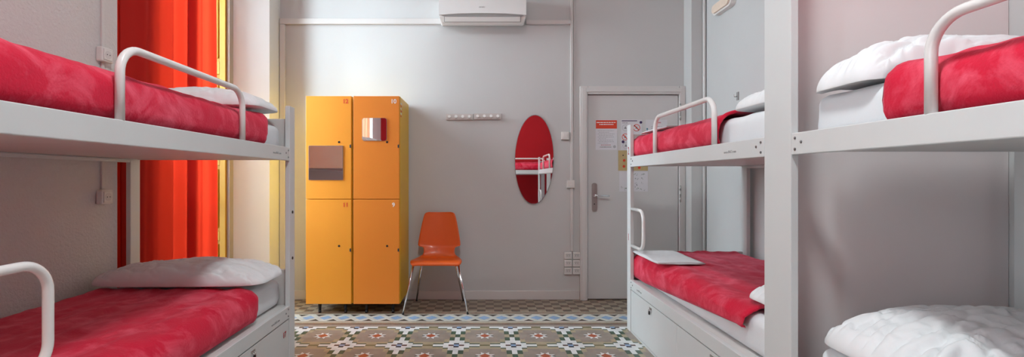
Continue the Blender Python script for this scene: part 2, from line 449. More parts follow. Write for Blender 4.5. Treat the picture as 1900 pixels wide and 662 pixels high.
# --- made-up fixture for the added fill lamp, out of view
cl = thing('added_ceiling_lamp', (0, 0.7, 3.6), 'added round opal ceiling lamp for fill light, out of view', 'lamp')
finish('lamp_base', G().disc((0, 0.7, 3.68), (0, 0, 1), .2, .068, 32), M['plastic'], cl)
finish('lamp_shade', G().tube([(0, 0.7, 3.679), (0, 0.7, 3.62)], .23, 32, .22), M['opal'], cl)

# ================================================================== CURTAINS
def curtain(name, ya, yb, x, z0, z1, m, label, folds, amp, seed, slant=0, path=None):
    g = G(); n = 150 if not path else 300; nz = 14; grid = []
    for i in range(n+1):
        t = i/n; row = []; lay = 0.0
        if path:          # walk the folded path: the cloth doubles back on itself at the pleats
            tot = sum(abs(b[0]-a[0]) for a, b in zip(path, path[1:])); d = t*tot
            for a, b in zip(path, path[1:]):
                l = abs(b[0]-a[0])
                if d <= l+1e-9 or b is path[-1]:
                    f = min(1, d/l); t = (a[0]+(b[0]-a[0])*f-ya)/(yb-ya); fs = f*f*(3-2*f); lay = a[1]+(b[1]-a[1])*fs; break
                d -= l
        for j in range(nz+1):
            s = j/nz; z = z0+(z1-z0)*s
            ph = folds*2*PI*(t+.05*math.sin(t*7+seed))+.35*math.sin(s*2.2+seed+t*3)
            a = amp*(.8+.35*math.sin(t*11+seed*2))*(1-.25*s)*(1+1.0*max(0, t-.3) if slant else 1)
            xx = x+lay+slant*(t-.5)+a*math.sin(ph)+.35*a*math.sin(2.3*ph+seed)
            yy = ya+(yb-ya)*t+.012*math.sin(ph*1.0+1)+.01*(1-s)*math.sin(seed+5*t)
            row.append((xx, yy, z))
        grid.append(row)
    front = [[g.bm.verts.new(p) for p in r] for r in grid]
    for i in range(n):
        for j in range(nz):
            f = g.bm.faces.new((front[i][j], front[i+1][j], front[i+1][j+1], front[i][j+1])); f.smooth = True
    o = finish(name, g, m)
    md = o.modifiers.new('cloth_thickness', 'SOLIDIFY'); md.thickness = .0022; md.offset = 0
    center(o); tag(o, label, 'curtain'); return o
curtain('curtain', 2.79, 3.655, -2.128, .03, 2.86, M['curtain'], 'long red curtain hanging at the far window beside the yellow shutter', 5.5, .022, 1.3, slant=.11, path=[(2.79, 0), (3.10, 0), (2.86, .012), (3.08, .022), (3.425, .022), (3.375, .034), (3.43, .046), (3.60, .046)])
curtain('curtain', -.47, .05, -2.06, .03, 2.985, M['curtain_peach'], 'peach curtain at the near window behind the camera', 5, .028, 2.2)
for ya, yb, lab in ((-1.0, .25, 'white curtain rod above the near window'),):
    t = thing('curtain_rod', (-2.035, (ya+yb)/2, 3.0), lab, 'curtain rod')
    finish('rod', G().tube([(-2.035, ya, 3.0), (-2.035, yb, 3.0)], .012), M['tube'], t)
    for yy in (ya+.04, yb-.35): finish('bracket', G().tube([(XL, yy, 3.0), (-2.047, yy, 3.0)], .008), M['tube'], t)

t = thing('curtain_rod', (-2.115, 3.56, 2.875), 'thin white curtain rod spanning the far window recess', 'curtain rod')
finish('rod', G().tube([(-2.115, 2.7575, 2.875), (-2.115, 4.300, 2.875)], .012), M['tube'], t)

# ================================================================== BUNK BEDS
RZ0, RZ1 = 1.254, 1.332      # upper rail
LZ0, LZ1 = .326, .398        # lower rail
def bunk(label, L, Wd, near_post=True, far_post=True, post_h=1.578, guard=(.4, 1.2), handle='near', bolts=('near', 'far'), drawers=True, nd=2, group='white bunk beds', far_shift=0.0):
    r = thing('bunk_bed', (0, 0, 0), label, 'bunk bed', group)
    F = M['frame']; pw, pt = .08, .0275
    y0 = pw if near_post else 0.0; y1 = L-pw if far_post else L
    if near_post: finish('post', G().box(0, pt, 0, pw, 0, post_h, .003), F, r)
    if far_post: finish('post', G().box(0, pt, L-pw, L, 0, post_h, .003), F, r)
    finish('post', G().box(Wd-pt, Wd, 0, pw, 0, 1.52, .003), F, r)
    finish('post', G().box(Wd-pt, Wd, L-pw+far_shift, L+far_shift, 0, 1.52, .003), F, r)
    finish('side_rail', G().box(0, pt-.002, y0+.0008, y1-.0008, RZ0, RZ1, .003), F, r)
    finish('side_rail', G().box(0, pt-.002, y0+.0008, y1-.0008, LZ0, LZ1, .003), F, r)
    finish('wall_rail', G().box(Wd-pt+.001, Wd-.001, pw+.001, L-pw-.001, 1.243, 1.276, .003).box(Wd-pt-.02, Wd-pt+.001, pw+.001, L-pw-.001, 1.254, 1.260), F, r)
    finish('wall_rail', G().box(Wd-pt+.001, Wd-.001, pw+.001, L-pw-.001, LZ0, LZ1, .003), F, r)
    finish('bed_base', G().box(pt+.001, Wd-pt-.022, .035, L-.035, 1.263, 1.283, .002), M['board'], r)
    finish('bed_base', G().box(pt+.001, Wd-pt-.002, .035, L-.035, .372, .392, .002), M['board'], r)
    for ya in ((.006,) if far_shift else (.006, L-.026)):
        finish('end_board', G().box(pt+.0008, Wd-pt-.0008, ya, ya+.02, RZ0+.006, 1.508, .003), M['board'], r)
        finish('end_board', G().box(pt+.0008, Wd-pt-.0008, ya, ya+.02, .02, .602, .003), M['board'], r)
    # guard tube on the upper rail
    a, b = guard; xt = .0135
    finish('guard_rail', G().tube(fillet([(xt, a, RZ1-.002), (xt, a, 1.567), (xt, b, 1.567), (xt, b, RZ1-.002)], .085, 9), .0135, 14), M['tube'], r)
    # D-shaped handle by the lower bed
    for e in handle.split():
        if e == 'near': ys, ye = pw+.0, pw+.26
        else: ys, ye = L-pw, L-pw-.26
        finish('side_handle', G().tube(fillet([(xt, ys, .935), (xt, ye, .935), (xt, ye, .655), (xt, ys, .655)], .075, 9), .0125, 14), M['tube'], r)
    for e in bolts:
        for (z0, z1) in ((RZ0, RZ1), (LZ0, LZ1)):
            zc = (z0+z1)/2
            for dy, dz in ((.022, .02), (.055, 0.004), (.022, -.02)):
                yb = y0+dy if e == 'near' else y1-dy
                finish('bolt', G().disc((.001, yb, zc+dz), (-1, 0, 0), .0055, .0025, 14).disc((-.0005, yb, zc+dz), (-1, 0, 0), .003, .003, 8), M['screw'], r)
    for e in ('near', 'far'):
        if (e == 'near' and near_post) or (e == 'far' and far_post):
            for zz in (.93, .66, 1.0):
                yb = .05 if e == 'near' else L-.05
                pass
    if drawers:
        ya, yb = y0+.004, y1-.004; ln = (yb-ya)/nd
        finish('plinth', G().box(.004, .02, ya, yb, 0, .014), F, r)
        finish('storage_case', G().box(.03, Wd-pt-.004, .04, L-.04, .002, .31), M['board'], r)
        for k in range(nd):
            a, b = ya+k*ln+.002, ya+(k+1)*ln-.002
            g = G().box(.003, .022, a, b, .016, .320, .003)
            d = finish('drawer', g, F, r)
            ym = (a+b)/2
            finish('hasp', G().box(-.001, .003, ym-.02, ym+.02, .290, .302, .001).tube(fillet([(.0, ym-.012, .296), (-.012, ym-.012, .284), (-.012, ym+.004, .284), (.0, ym+.004, .296)], .004, 4), .0022, 8), M['steel'], d)
            finish('padlock', G().box(-.014, -.004, ym-.012, ym+.001, .258, .281, .002), M['black'], d)
    return r

def wob(p, s, seed): return noise.noise(Vector((p[0]*s+seed, p[1]*s-seed, p[2]*s+seed*.5)))

def mattress(label, x0, x1, y0, y1, z0, z1, group='white mattresses', seed=0):
    g = G(); bm = g.bm
    bmesh.ops.create_cube(bm, size=1)
    for v in bm.verts: v.co = Vector((x0+(v.co.x+.5)*(x1-x0), y0+(v.co.y+.5)*(y1-y0), z0+(v.co.z+.5)*(z1-z0)))
    bmesh.ops.bevel(bm, geom=bm.edges[:], offset=.045, segments=5, affect='EDGES', profile=.5)
    bmesh.ops.subdivide_edges(bm, edges=[e for e in bm.edges if e.calc_length() > .2], cuts=14, use_grid_fill=True)
    bmesh.ops.subdivide_edges(bm, edges=[e for e in bm.edges if e.calc_length() > .08], cuts=2, use_grid_fill=True)
    for v in bm.verts:
        if v.co.z > z0+.01:
            v.co.z += .005*wob(v.co, 9, seed); 
            n = wob(v.co, 16, seed+3); v.co.x += .006*n; v.co.y += .004*wob(v.co, 12, seed+8)
    for f in bm.faces: f.smooth = True
    return single('mattress', g, M['sheet'], label, 'mattress', group)

def blanket(label, Wd, y0, y1, zr, zt, seed=0, round_near=True, round_far=False, group='red fleece blankets', hem=0.0, slant=0.0):
    """sheet draped over the mattress: outer edge hangs to the rail, closed shell with folded hems"""
    xo = .047; xi = Wd-.040
    prof = [(xo+.004, zr+.002), (xo-.012, zr+.03), (xo-.016, zr+.06), (xo-.006, zt-.055), (xo+.006, zt-.032), (xo+.026, zt-.013), (xo+.055, zt-.003)]
    nx = 34
    for i in range(1, nx): prof.append((xo+.055+(xi-.11-xo)*i/nx, zt+.002*math.sin(i)))
    prof += [(xi-.055, zt-.003), (xi-.026, zt-.013), (xi-.006, zt-.032), (xi, zt-.055), (xi-.001, zt-.09)]
    # densify
    P = []
    for i in range(len(prof)-1):
        P += [prof[i], ((prof[i][0]+prof[i+1][0])/2, (prof[i][1]+prof[i+1][1])/2)]
    P.append(prof[-1]); n = len(P)
    cx, cz = (xo+xi)/2, zt-.09
    nor = []
    for i in range(n):
        a = P[max(i-1, 0)]; b = P[min(i+1, n-1)]; d = Vector((b[0]-a[0], 0, b[1]-a[1])).normalized()
        nn = Vector((-d.z, 0, d.x)); nor.append(nn)
    th = .011
    ny = int((y1-y0)/.022)
    g = G(); bm = g.bm; O = []; I = []
    for j in range(ny+1):
        t = j/ny; ro = []; ri = []
        for i in range(n):
            s = i/(n-1)
            # hem line wanders a little; the corner of the hem is rounded
            e0 = y0+.018*wob((s*3, 0, 0), 1.3, seed)+slant*s; e1 = y1+.012*wob((s*3, 1, 0), 1.3, seed+5)
            hang = max(0, 1-i/13.0)
            if round_near: e0 += .035*hang*hang*0+.0+.03*math.exp(-((i-0)/5.0)**2)
            if round_far: e1 -= .03*math.exp(-((i-0)/5.0)**2)
            y = e0+(e1-e0)*t
            zz = P[i][1]
            if hem and i < n//2 and zz < zt-.032:
                zh = zr+hem*max(0, 1-t*1.15); zz = zh+(zz-zr)*(zt-.032-zh)/(zt-.032-zr)
            p = Vector((P[i][0], y, zz)); nn = nor[i]
            edge = min((y-e0), (e1-y))
            puff = .007*math.exp(-(edge/.03)**2)+.004*math.exp(-((edge-.05)/.02)**2)*0
            w1 = .006+.0085*wob(p, 7, seed)+.0045*wob(p, 19, seed+4)+.006*abs(wob((p.x*3, p.y*.8, p.z*3), 6, seed+9))
            amp = 1.0
            if i < 4: amp = i/4*.6+.1
            p2 = p+nn*(w1*amp+puff)
            if i == 0: p2.z = zz
            p2.x = min(max(p2.x, .0295), Wd-.0295)
            ro.append(bm.verts.new(p2)); p3 = p+nn*(max(w1*amp, 0)-th+.002) if i else p2+Vector((.010, 0, 0))
            p3.x = min(max(p3.x, .032), Wd-.033); ri.append(bm.verts.new(p3))
        O.append(ro); I.append(ri)
    def q(a, b, c, d): f = bm.faces.new((a, b, c, d)); f.smooth = True
    for j in range(ny):
        for i in range(n-1):
            q(O[j][i], O[j][i+1], O[j+1][i+1], O[j+1][i]); q(I[j][i], I[j+1][i], I[j+1][i+1], I[j][i+1])
        q(O[j][0], O[j+1][0], I[j+1][0], I[j][0]); q(O[j][-1], I[j][-1], I[j+1][-1], O[j+1][-1])
    for i in range(n-1):
        # rounded hems
        for j, sg in ((0, -1), (ny, 1)):
            pass
    for j, sg in ((0, -1), (ny, 1)):
        mid = [bm.verts.new((O[j][i].co+I[j][i].co)/2+Vector((0, sg*.009, 0))) for i in range(n)]
        for i in range(n-1):
            q(O[j][i], O[j][i+1], mid[i+1], mid[i]); q(mid[i], mid[i+1], I[j][i+1], I[j][i])
        f = bm.faces.new((O[j][0], mid[0], I[j][0])); f = bm.faces.new((O[j][-1], mid[-1], I[j][-1]))
    o = single('blanket', g, M['blanket'], label, 'blanket', group)
    return o

def pillow(label, x0, x1, y0, y1, z0, h, seed=0, rot=0, group='white pillows', droop=.0, wr=1.0, tilt=0):
    g = G(); bm = g.bm; nu, nv = 96, 56
    cx, cy = (x0+x1)/2, (y0+y1)/2; hx, hy = (x1-x0)/2, (y1-y0)/2
    top = []; bot = []
    for i in range(nu+1):
        u = -1+2*i/nu; u = u*(1.5-.5*u*u); rt = []; rb = []
        for j in range(nv+1):
            v = -1+2*j/nv; v = v*(1.4-.4*v*v)
            rho = (abs(u)**5+abs(v)**5)**.2; mx = max(abs(u), abs(v))
            kk = mx/rho if rho > 1e-6 else 1
            pinch = 1-.035*(1-abs(u)**2)*abs(v)**4
            x = u*kk*hx*(1-.03*(1-abs(v)**2)*abs(u)**4); y = v*kk*hy*pinch
            e = max(0, 1-mx**3.4)**.42*(1-.22*abs(u)**3)
            t = h*e
            ed = min(1-abs(u), 1-abs(v))
            # creases: radiate from ends and corners
            q = Vector((u*2.2, v*2.0, seed*3.1))
            warp = noise.noise(q*1.3)*1.2
            c1 = 1-abs(noise.noise(Vector((u*1.6+warp, v*5.0+warp*.7, seed))))*2
            c2 = 1-abs(noise.noise(Vector((u*6+warp, v*2.0-warp, seed+7))))*2
            crease = .019*max(0, c1)**4*(.4+abs(u))+.011*max(0, c2)**6*(.4+abs(v))
            lump = .016*noise.noise(Vector((u*1.5, v*1.4, seed+2)))
            fine = .003*noise.noise(Vector((u*14, v*9, seed+5)))
            tz = t*.88+(lump-crease*wr+fine)*min(1, e*1.6)
            bz = t*.12
            zz = z0+h*.12-droop*max(0, (-u-.80)/.20)**2
            co, si = math.cos(rot), math.sin(rot)
            X = cx+x*co-y*si; Y = cy+x*si+y*co
            zs = tilt*v*.5*h
            rt.append(bm.verts.new((X, Y, zz+tz+zs*0)))
            if i in (0, nu) or j in (0, nv): rb.append(rt[-1])
            else: rb.append(bm.verts.new((X, Y, max(z0-droop*max(0, (-u-.80)/.20)**2, zz-bz))))
        top.append(rt); bot.append(rb)
    for i in range(nu):
        for j in range(nv):
            f = bm.faces.new((top[i][j], top[i+1][j], top[i+1][j+1], top[i][j+1])); f.smooth = True
            if len({bot[i][j], bot[i+1][j], bot[i+1][j+1], bot[i][j+1]}) >= 3:
                try:
                    f = bm.faces.new((bot[i][j], bot[i][j+1], bot[i+1][j+1], bot[i+1][j])); f.smooth = True
                except ValueError: pass
    return single('pillow', g, M['pillow'], label, 'pillow', group)

def folded(label, x0, x1, y0, y1, z0, seed=0, skew=0):
    g = G(); bm = g.bm; n = 26; layers = 3; lh = .0035
    for l in range(layers):
        off = .004*l
        T_ = []; B_ = []
        for i in range(n+1):
            a = []; b = []
            for j in range(n+1):
                u, v = i/n, j/n
                x = x0+off*.6+(x1-x0-off)*u+skew*v+.006*math.sin(v*5+seed+l); y = y0+off+(y1-y0-off*1.5)*v+.006*math.sin(u*6+seed+l)
                z = z0+l*(lh+.0004)+.004*(1+noise.noise(Vector((u*3, v*3, seed))))
                ed = min(u, v, 1-u, 1-v)*n
                th = lh*(.35 if ed < .5 else 1)
                a.append(bm.verts.new((x, y, z+th))); b.append(bm.verts.new((x, y, z)))
            T_.append(a); B_.append(b)
        for i in range(n):
            for j in range(n):
                f = bm.faces.new((T_[i][j], T_[i+1][j], T_[i+1][j+1], T_[i][j+1])); f.smooth = True
                f = bm.faces.new((B_[i][j], B_[i][j+1], B_[i+1][j+1], B_[i+1][j])); f.smooth = True
        for k in range(n):
            for (p, q_) in (((k, 0), (k+1, 0)), ((k+1, n), (k, n)), ((0, k+1), (0, k)), ((n, k), (n, k+1))):
                bm.faces.new((T_[p[0]][p[1]], B_[p[0]][p[1]], B_[q_[0]][q_[1]], T_[q_[0]][q_[1]]))
    return single('folded_sheet', g, M['towel'], label, 'sheet', 'folded white sheets')

def rail_text(s, size, origin, right, up, m, parent, name='printed_mark', bold=0, sx=1.0):
    return text(name, s, size, origin, right, up, m, parent, bold=bold, sx=sx)

UM, LM = 1.284, .393         # undersides of upper and lower mattresses
# ---- right, far bunk
AX = 1.116
CUR = Matrix.Translation((AX, 1.897, 0)); L = 1.809
A = bunk('white wooden bunk bed on the right, nearest the door, numbered 2 and 1', L, .913, near_post=False, guard=(.437, 1.242), handle='far')
mattress('white mattress on the upper right bunk nearest the door', .068, .850, .03, L-.03, UM, 1.462, seed=1)
mattress('white mattress on the lower right bunk nearest the door', .068, .850, .03, L-.03, LM, .572, seed=2)
blanket('red fleece blanket on the upper right bunk nearest the door', .913, .425, L-.055, RZ1, 1.486, seed=3, slant=.03)
blanket('red fleece blanket on the lower right bunk with a folded white sheet on it', .913, .20, L-.055, LZ1+.01, .594, seed=4, hem=.095)
pillow('white pillow on the upper right far bunk, partly hidden by the tall white post', .06, .86, .05, .42, 1.477, .125, seed=11)
pillow('white pillow corner on the lower right far bunk behind the tall white post', .08, .86, .04, .325, .614, .105, seed=12)
folded('thin white folded sheet on the foot of the upper right far bunk', .075, .38, L-.60, L-.09, 1.500, seed=1)
folded('grey-white folded sheet on the foot of the lower right far bunk', .012, .32, L-.62, L-.09, .608, seed=2, skew=.0)
CUR = Matrix.Identity(4)
rail_text('2', .085, (AX-.0008, 3.667, 1.350), (0, -1, 0), (0, 0, 1), M['red_ink'], A, 'bunk_number', sx=.8)
rail_text('1', .075, (AX-.0008, 3.667, .692), (0, -1, 0), (0, 0, 1), M['red_ink'], A, 'bunk_number', sx=.8)
rail_text('www.BHZ.com', .017, (AX-.0008, 2.16, 1.283), (0, -1, 0), (0, 0, 1), M['faint_ink'], A, 'printed_mark')
rail_text('www.BHZ.com', .017, (AX-.0008, 3.42, .352), (0, -1, 0), (0, 0, 1), M['faint_ink'], A, 'printed_mark')

# ---- tall white partition between the right bunks
pt_ = thing('partition', (1.55, 1.85, 0), 'tall white board partition standing between the two right bunk beds', 'partition')
finish('post_board', G().box(AX, AX+.0275, 1.7315, 1.8955, 0, 2.9, .002), M['frame'], pt_)
finish('partition_panel', G().box(AX+.0285, XR-.002, 1.868, 1.894, 0, 2.9, .002), M['panel'], pt_)

# ---- right, near bunk
LB = 1.98; YB0 = 1.7305-LB
CUR = Matrix.Translation((AX, YB0, 0))
B = bunk('white wooden bunk bed on the right, nearest the camera', LB, .913, far_post=False, guard=(.65, 1.453), handle='near', far_shift=.07)
mattress('white mattress on the upper right bunk nearest the camera', .068, .850, .03, LB-.012, UM, 1.462, seed=5)
mattress('white mattress on the lower right bunk nearest the camera', .068, .850, .03, LB-.035, LM, .580, seed=6)
blanket('bright red fleece blanket on the upper right bunk nearest the camera', .913, .075, LB-.37, RZ1, 1.488, seed=7)
pillow('plump white pillow on the upper right near bunk behind the red blanket', .015, .86, LB-.335, LB-.035, 1.470, .15, seed=13, droop=.022)
pillow('large creased white pillow on the lower right near bunk at the bottom right', .03, .87, LB-.52, LB-.03, .586, .165, seed=14, wr=1.3)
CUR = Matrix.Identity(4)

# ---- left bunk
DZ = .018
CUR = Matrix.Translation((-1.110, .898, 0)) @ Matrix.Rotation(math.radians(1.03), 4, 'Z') @ Matrix.Diagonal((-1, 1, 1, 1))
L = 2.0
Cb = bunk('white wooden bunk bed on the left along the grey stucco wall', L, .955, guard=(.59, 1.375), handle='near')
mattress('white mattress on the upper left bunk', .068, .893, .03, L-.035, UM, 1.462, seed=21)
mattress('white mattress on the lower left bunk', .068, .893, .03, L-.035, LM, .552, seed=22)
blanket('red fleece blanket on the upper left bunk', .955, .075, L-.30, RZ1, 1.497, seed=23, round_near=False, round_far=True)
blanket('dark red fleece blanket on the lower left bunk', .955, .075, L-.42, LZ1+.01, .566, seed=24, round_near=False, round_far=True)
pillow('white pillow on the upper left bunk beside the guard rail', .03, .91, L-.44, L-.07, 1.520, .118, seed=15)
pillow('long white pillow on the lower left bunk in front of the red curtain', .0, .92, L-.46, L-.08, .585, .120, seed=16)
CUR0 = CUR.copy()
def lp(x, y, z): v = CUR0 @ Vector((x, y, z)); v.z += DZ; return v
rd = (CUR0.to_3x3() @ Vector((0, 1, 0))).normalized()
CUR = Matrix.Identity(4)
rail_text('17', .045, lp(.0, L-.155, .235), rd, (0, 0, 1), M['red_ink'], Cb, 'bunk_number', bold=.0004)
rail_text('www.BHZ.com', .017, lp(-.0008, L-.26, 1.286), rd, (0, 0, 1), M['faint_ink'], Cb, 'printed_mark')
rail_text('www.BHZ.com', .017, lp(-.0008, L-.28, .352), rd, (0, 0, 1), M['faint_ink'], Cb, 'printed_mark')
# black caps on the far post
for zz in (.93, .655):
    v = lp(-.0005, L-.04, zz)
    finish('cap', G().disc((v.x, v.y, v.z), (1, 0, 0), .009, .003, 16), M['black'], Cb)
DZ = 0.0

# ---- bunk across the room behind the camera (seen in the oval mirror)
CUR = Matrix.Translation((-.58, -.64, 0)) @ Matrix.Rotation(-PI/2, 4, 'Z')
L = 2.0
bunk('white bunk bed along the red wall, seen only in the oval mirror', L, .955, guard=(.3, 1.88), handle='near')
mattress('white mattress on the upper bunk by the red wall', .068, .893, .03, L-.035, UM, 1.462, seed=31)
mattress('white mattress on the lower bunk by the red wall', .068, .893, .03, L-.035, LM, .572, seed=32)
blanket('red fleece blanket on the upper bunk by the red wall', .955, .3, L-.055, RZ1, 1.486, seed=33)
blanket('red fleece blanket on the lower bunk by the red wall', .955, .3, L-.055, LZ1+.01, .594, seed=34)
CUR = Matrix.Identity(4)

# ================================================================== LOCKERS
def locker(label, x0, x1, front, nums, inkc, mirror, off, yaw=0):
    yf, yb = 4.09+off, 4.582
    t = thing('locker', ((x0+x1)/2, (yf+yb)/2, 0), label, 'locker', 'orange lockers')
    g = G().box(x0+.002, x1-.002, yf+.021, yb, .088, 1.872, .003)
    finish('cabinet_body', g, M['yellow_side'], t)
    zs = [(.090, .985), (.990, 1.872)]
    for k, (z0, z1) in enumerate(zs):
        d = finish('locker_door', G().box(x0, x1-.006, yf, yf+.019, z0, z1, .002), front, t)
        zk = z0+.487 if k == 1 else z0+.497
        finish('keyhole', G().disc((x1-.110, yf+.0005, zk), (0, -1, 0), .0095, .002, 16), M['black'], d)
        finish('latch', G().box(x1-.020, x1-.008, yf-.002, yf, zk-.048, zk-.022, .001).box(x1-.008, x1-.0065, yf-.006, yf, zk-.052, zk-.018), M['slot'], d)
        text('locker_number', nums[k], .050, (x1-.055, yf-.0006, z1-.062), (1, 0, 0), (0, 0, 1), inkc, d, bold=.0012)
    for lx in (x0+.10, x1-.07):
        for ly in (yf+.06, yb-.08):
            finish('leg', G().tube([(lx, ly, .002), (lx, ly, .02)], .013, 14).tube([(lx, ly, .02), (lx, ly, .035)], .013, 14, .009).tube([(lx, ly, .03), (lx, ly, .088)], .012, 14, .016), M['black'], t)
    return t, yf
lk1, yf1 = locker('amber locker column with red numbers 12 and 11 and a square mirror', -1.523, -1.128, M['amber'], ('11', '12'), M['orange_ink'], True, 0.0)
lk2, yf2 = locker('orange locker column with white numbers 10 and 9 and a rounded mirror', -1.116, -.716, M['orange'], ('9', '10'), M['white_ink'], True, 0.0)
# mirrors on doors
def rr(x0, x1, z0, z1, r, n=6):
    pts = []
    for cx, cz, a0 in ((x1-r, z1-r, 0), (x0+r, z1-r, PI/2), (x0+r, z0+r, PI), (x1-r, z0+r, 1.5*PI)):
        for k in range(n+1):
            a = a0+k*PI/2/n; pts.append((cx+r*math.cos(a), cz+r*math.sin(a)))
    return pts
def mirror_plate(label, outline_pts, yf, th, group=None, name='wall_mirror'):
    t = thing(name, (sum(p[0] for p in outline_pts)/len(outline_pts), yf-th/2, min(p[1] for p in outline_pts)), label, 'mirror', group)
    cx = sum(p[0] for p in outline_pts)/len(outline_pts); cz = sum(p[1] for p in outline_pts)/len(outline_pts)
    finish('mirror_backing', G().plate(outline_pts, yf-th, yf-.0004), M['mirror_edge'], t)
    ins = [(cx+(p[0]-cx)*.975, cz+(p[1]-cz)*.985) for p in outline_pts]
    finish('mirror_glass', G().plate(ins, yf-th-.001, yf-th-.0002), M['mirror'], t)
    return t
mirror_plate('square mirror stuck on the amber locker door numbered 12', rr(-1.498, -1.202, 1.152, 1.447, .004), yf1, .006)
mirror_plate('small round-cornered mirror stuck on the orange locker door numbered 10', rr(-1.040, -.828, 1.488, 1.684, .02), yf2, .006)
# sticker on the right side of locker
g = G()
for k in range(6):
    g.box(-.7175, -.7166, 4.128, 4.128+.07*(.6+.4*((k*7) % 3)/2), 1.70+k*.022, 1.712+k*.022, m=M['white_ink'] if k % 2 else M['orange_ink'])
finish('side_sticker', g, None, lk2)

# ================================================================== CHAIR
ch = thing('chair', (-.413, 4.3, 0), 'orange moulded chair with chrome legs beside the lockers', 'chair')
cx = -.413
# centre-line (y,z) with half width, front lip -> top of the back
prof = [(4.115, .412, .196), (4.118, .428, .214), (4.135, .440, .222), (4.18, .444, .224), (4.24, .440, .220), (4.30, .434, .210), (4.36, .430, .196), (4.41, .432, .176), (4.445, .445, .152),
        (4.462, .465, .143), (4.470, .487, .143), (4.476, .507, .146), (4.479, .519, .156), (4.482, .527, .190), (4.485, .540, .198), (4.490, .57, .196), (4.500, .63, .186), (4.511, .69, .175), (4.522, .75, .163), (4.531, .80, .151), (4.536, .826, .142), (4.538, .838, .130), (4.539, .845, .105)]
g = G(); bm = g.bm; n = 22; rowsF = []; rowsB = []
for k, (yy, zz, hw) in enumerate(prof):
    a = prof[max(k-1, 0)]; b = prof[min(k+1, len(prof)-1)]
    d = Vector((0, b[0]-a[0], b[1]-a[1])).normalized(); nn = Vector((0, -d.z, d.y))
    rf, rb_ = [], []
    for i in range(n+1):
        u = -1+2*i/n
        curve = .022*u*u if k > 8 else .010*u*u*(k/8)
        p = Vector((cx+u*hw, yy, zz))+nn*curve*(1 if k > 4 else .6)
        if k < 6: p.z -= .004*abs(u)**6
        rf.append(bm.verts.new(p+nn*.005)); rb_.append(bm.verts.new(p-nn*.005))
    rowsF.append(rf); rowsB.append(rb_)
for k in range(len(prof)-1):
    for i in range(n):
        for R_, inv in ((rowsF, 0), (rowsB, 1)):
            f = bm.faces.new((R_[k][i], R_[k][i+1], R_[k+1][i+1], R_[k+1][i])); f.smooth = True
    bm.faces.new((rowsF[k][0], rowsF[k+1][0], rowsB[k+1][0], rowsB[k][0])); bm.faces.new((rowsF[k][n], rowsB[k][n], rowsB[k+1][n], rowsF[k+1][n]))
for i in range(n):
    bm.faces.new((rowsF[0][i], rowsB[0][i], rowsB[0][i+1], rowsF[0][i+1])); bm.faces.new((rowsF[-1][i], rowsF[-1][i+1], rowsB[-1][i+1], rowsB[-1][i]))
finish('seat_shell', g, M['chair'], ch)
for sx in (-1, 1):
    l1 = finish('leg', G().tube([(cx+sx*.195, 4.16, .424), (cx+sx*.277, 4.092, .008)], .0105, 12, .008), M['chrome'], ch)
    finish('foot_cap', G().disc((cx+sx*.2775, 4.092, .0015), (0, 0, 1), .010, .010, 12), M['black'], l1)
    l2 = finish('leg', G().tube([(cx+sx*.150, 4.39, .415), (cx+sx*.222, 4.535, .008)], .0105, 12, .008), M['chrome'], ch)
    finish('foot_cap', G().disc((cx+sx*.222, 4.535, .0015), (0, 0, 1), .010, .010, 12), M['black'], l2)
finish('under_frame', G().tube(fillet([(cx-.19, 4.16, .420), (cx-.15, 4.38, .414), (cx+.15, 4.38, .414), (cx+.19, 4.16, .420)], .02), .009).tube([(cx-.19, 4.17, .420), (cx+.19, 4.17, .420)], .008), M['chrome'], ch)

# ================================================================== BACK WALL ITEMS
# oval mirror
pts = []
for k in range(64):
    a = 2*PI*k/64; x = .189*math.cos(a); z = .432*math.sin(a); tl = math.radians(-1.2)
    pts.append((.489+x*math.cos(tl)-z*math.sin(tl), 1.347+x*math.sin(tl)+z*math.cos(tl)))
om = mirror_plate('tall oval frameless mirror on the back wall between the peg rails and the door', pts, YB-.001, .010)
om.rotation_euler.z = .0034
# peg rails
def pegs(label, x0, x1, z0, z1):
    t = thing('coat_rail', ((x0+x1)/2, YB-.01, z0), label, 'coat rail', 'white peg rails')
    finish('back_plate', G().box(x0, x1, YB-.012, YB-.0005, z0, z1, .003), M['peg_plate'], t)
    for k in range(4):
        xx = x0+(x1-x0)*(k+.55)/4.1
        finish('peg', G().tube([(xx, YB-.011, (z0+z1)/2-.004), (xx, YB-.045, (z0+z1)/2-.0)], .006, 12).disc((xx, YB-.045, (z0+z1)/2), (0, -1, 0), .0135, .014, 14), M['white_ink'], t)
pegs('left white peg rail with four knobs on the back wall', -.360, -.100, 1.727, 1.786)
pegs('right white peg rail with four knobs, nearer the oval mirror', -.092, .172, 1.731, 1.790)

# air conditioner
ac = thing('air_conditioner', (-.01, 4.49, 2.56), 'white wall-mounted air conditioner at the top of the back wall', 'air conditioner')
ax0, ax1 = -.408, .392
def acx(x): return x
bodypts = [(4.598, 2.634), (4.45, 2.594), (4.425, 2.606), (4.392, 2.645), (4.385, 2.66), (4.385, 2.84), (4.40, 2.865), (4.598, 2.87)]
g = G(); a = [g.bm.verts.new((ax0+.012*(1 if p[1] < 2.62 else 0)*1.8, p[0], p[1])) for p in bodypts]; b = [g.bm.verts.new((ax1-.012*(1 if p[1] < 2.62 else 0)*1.8, p[0], p[1])) for p in bodypts]
g.bm.faces.new(a); g.bm.faces.new(b[::-1])
for i in range(len(bodypts)): g.bm.faces.new((a[i], a[(i+1) % 8], b[(i+1) % 8], b[i]))
bmesh.ops.bevel(g.bm, geom=g.bm.edges[:], offset=.006, segments=2, affect='EDGES')
finish('housing', g, M['ac'], ac)
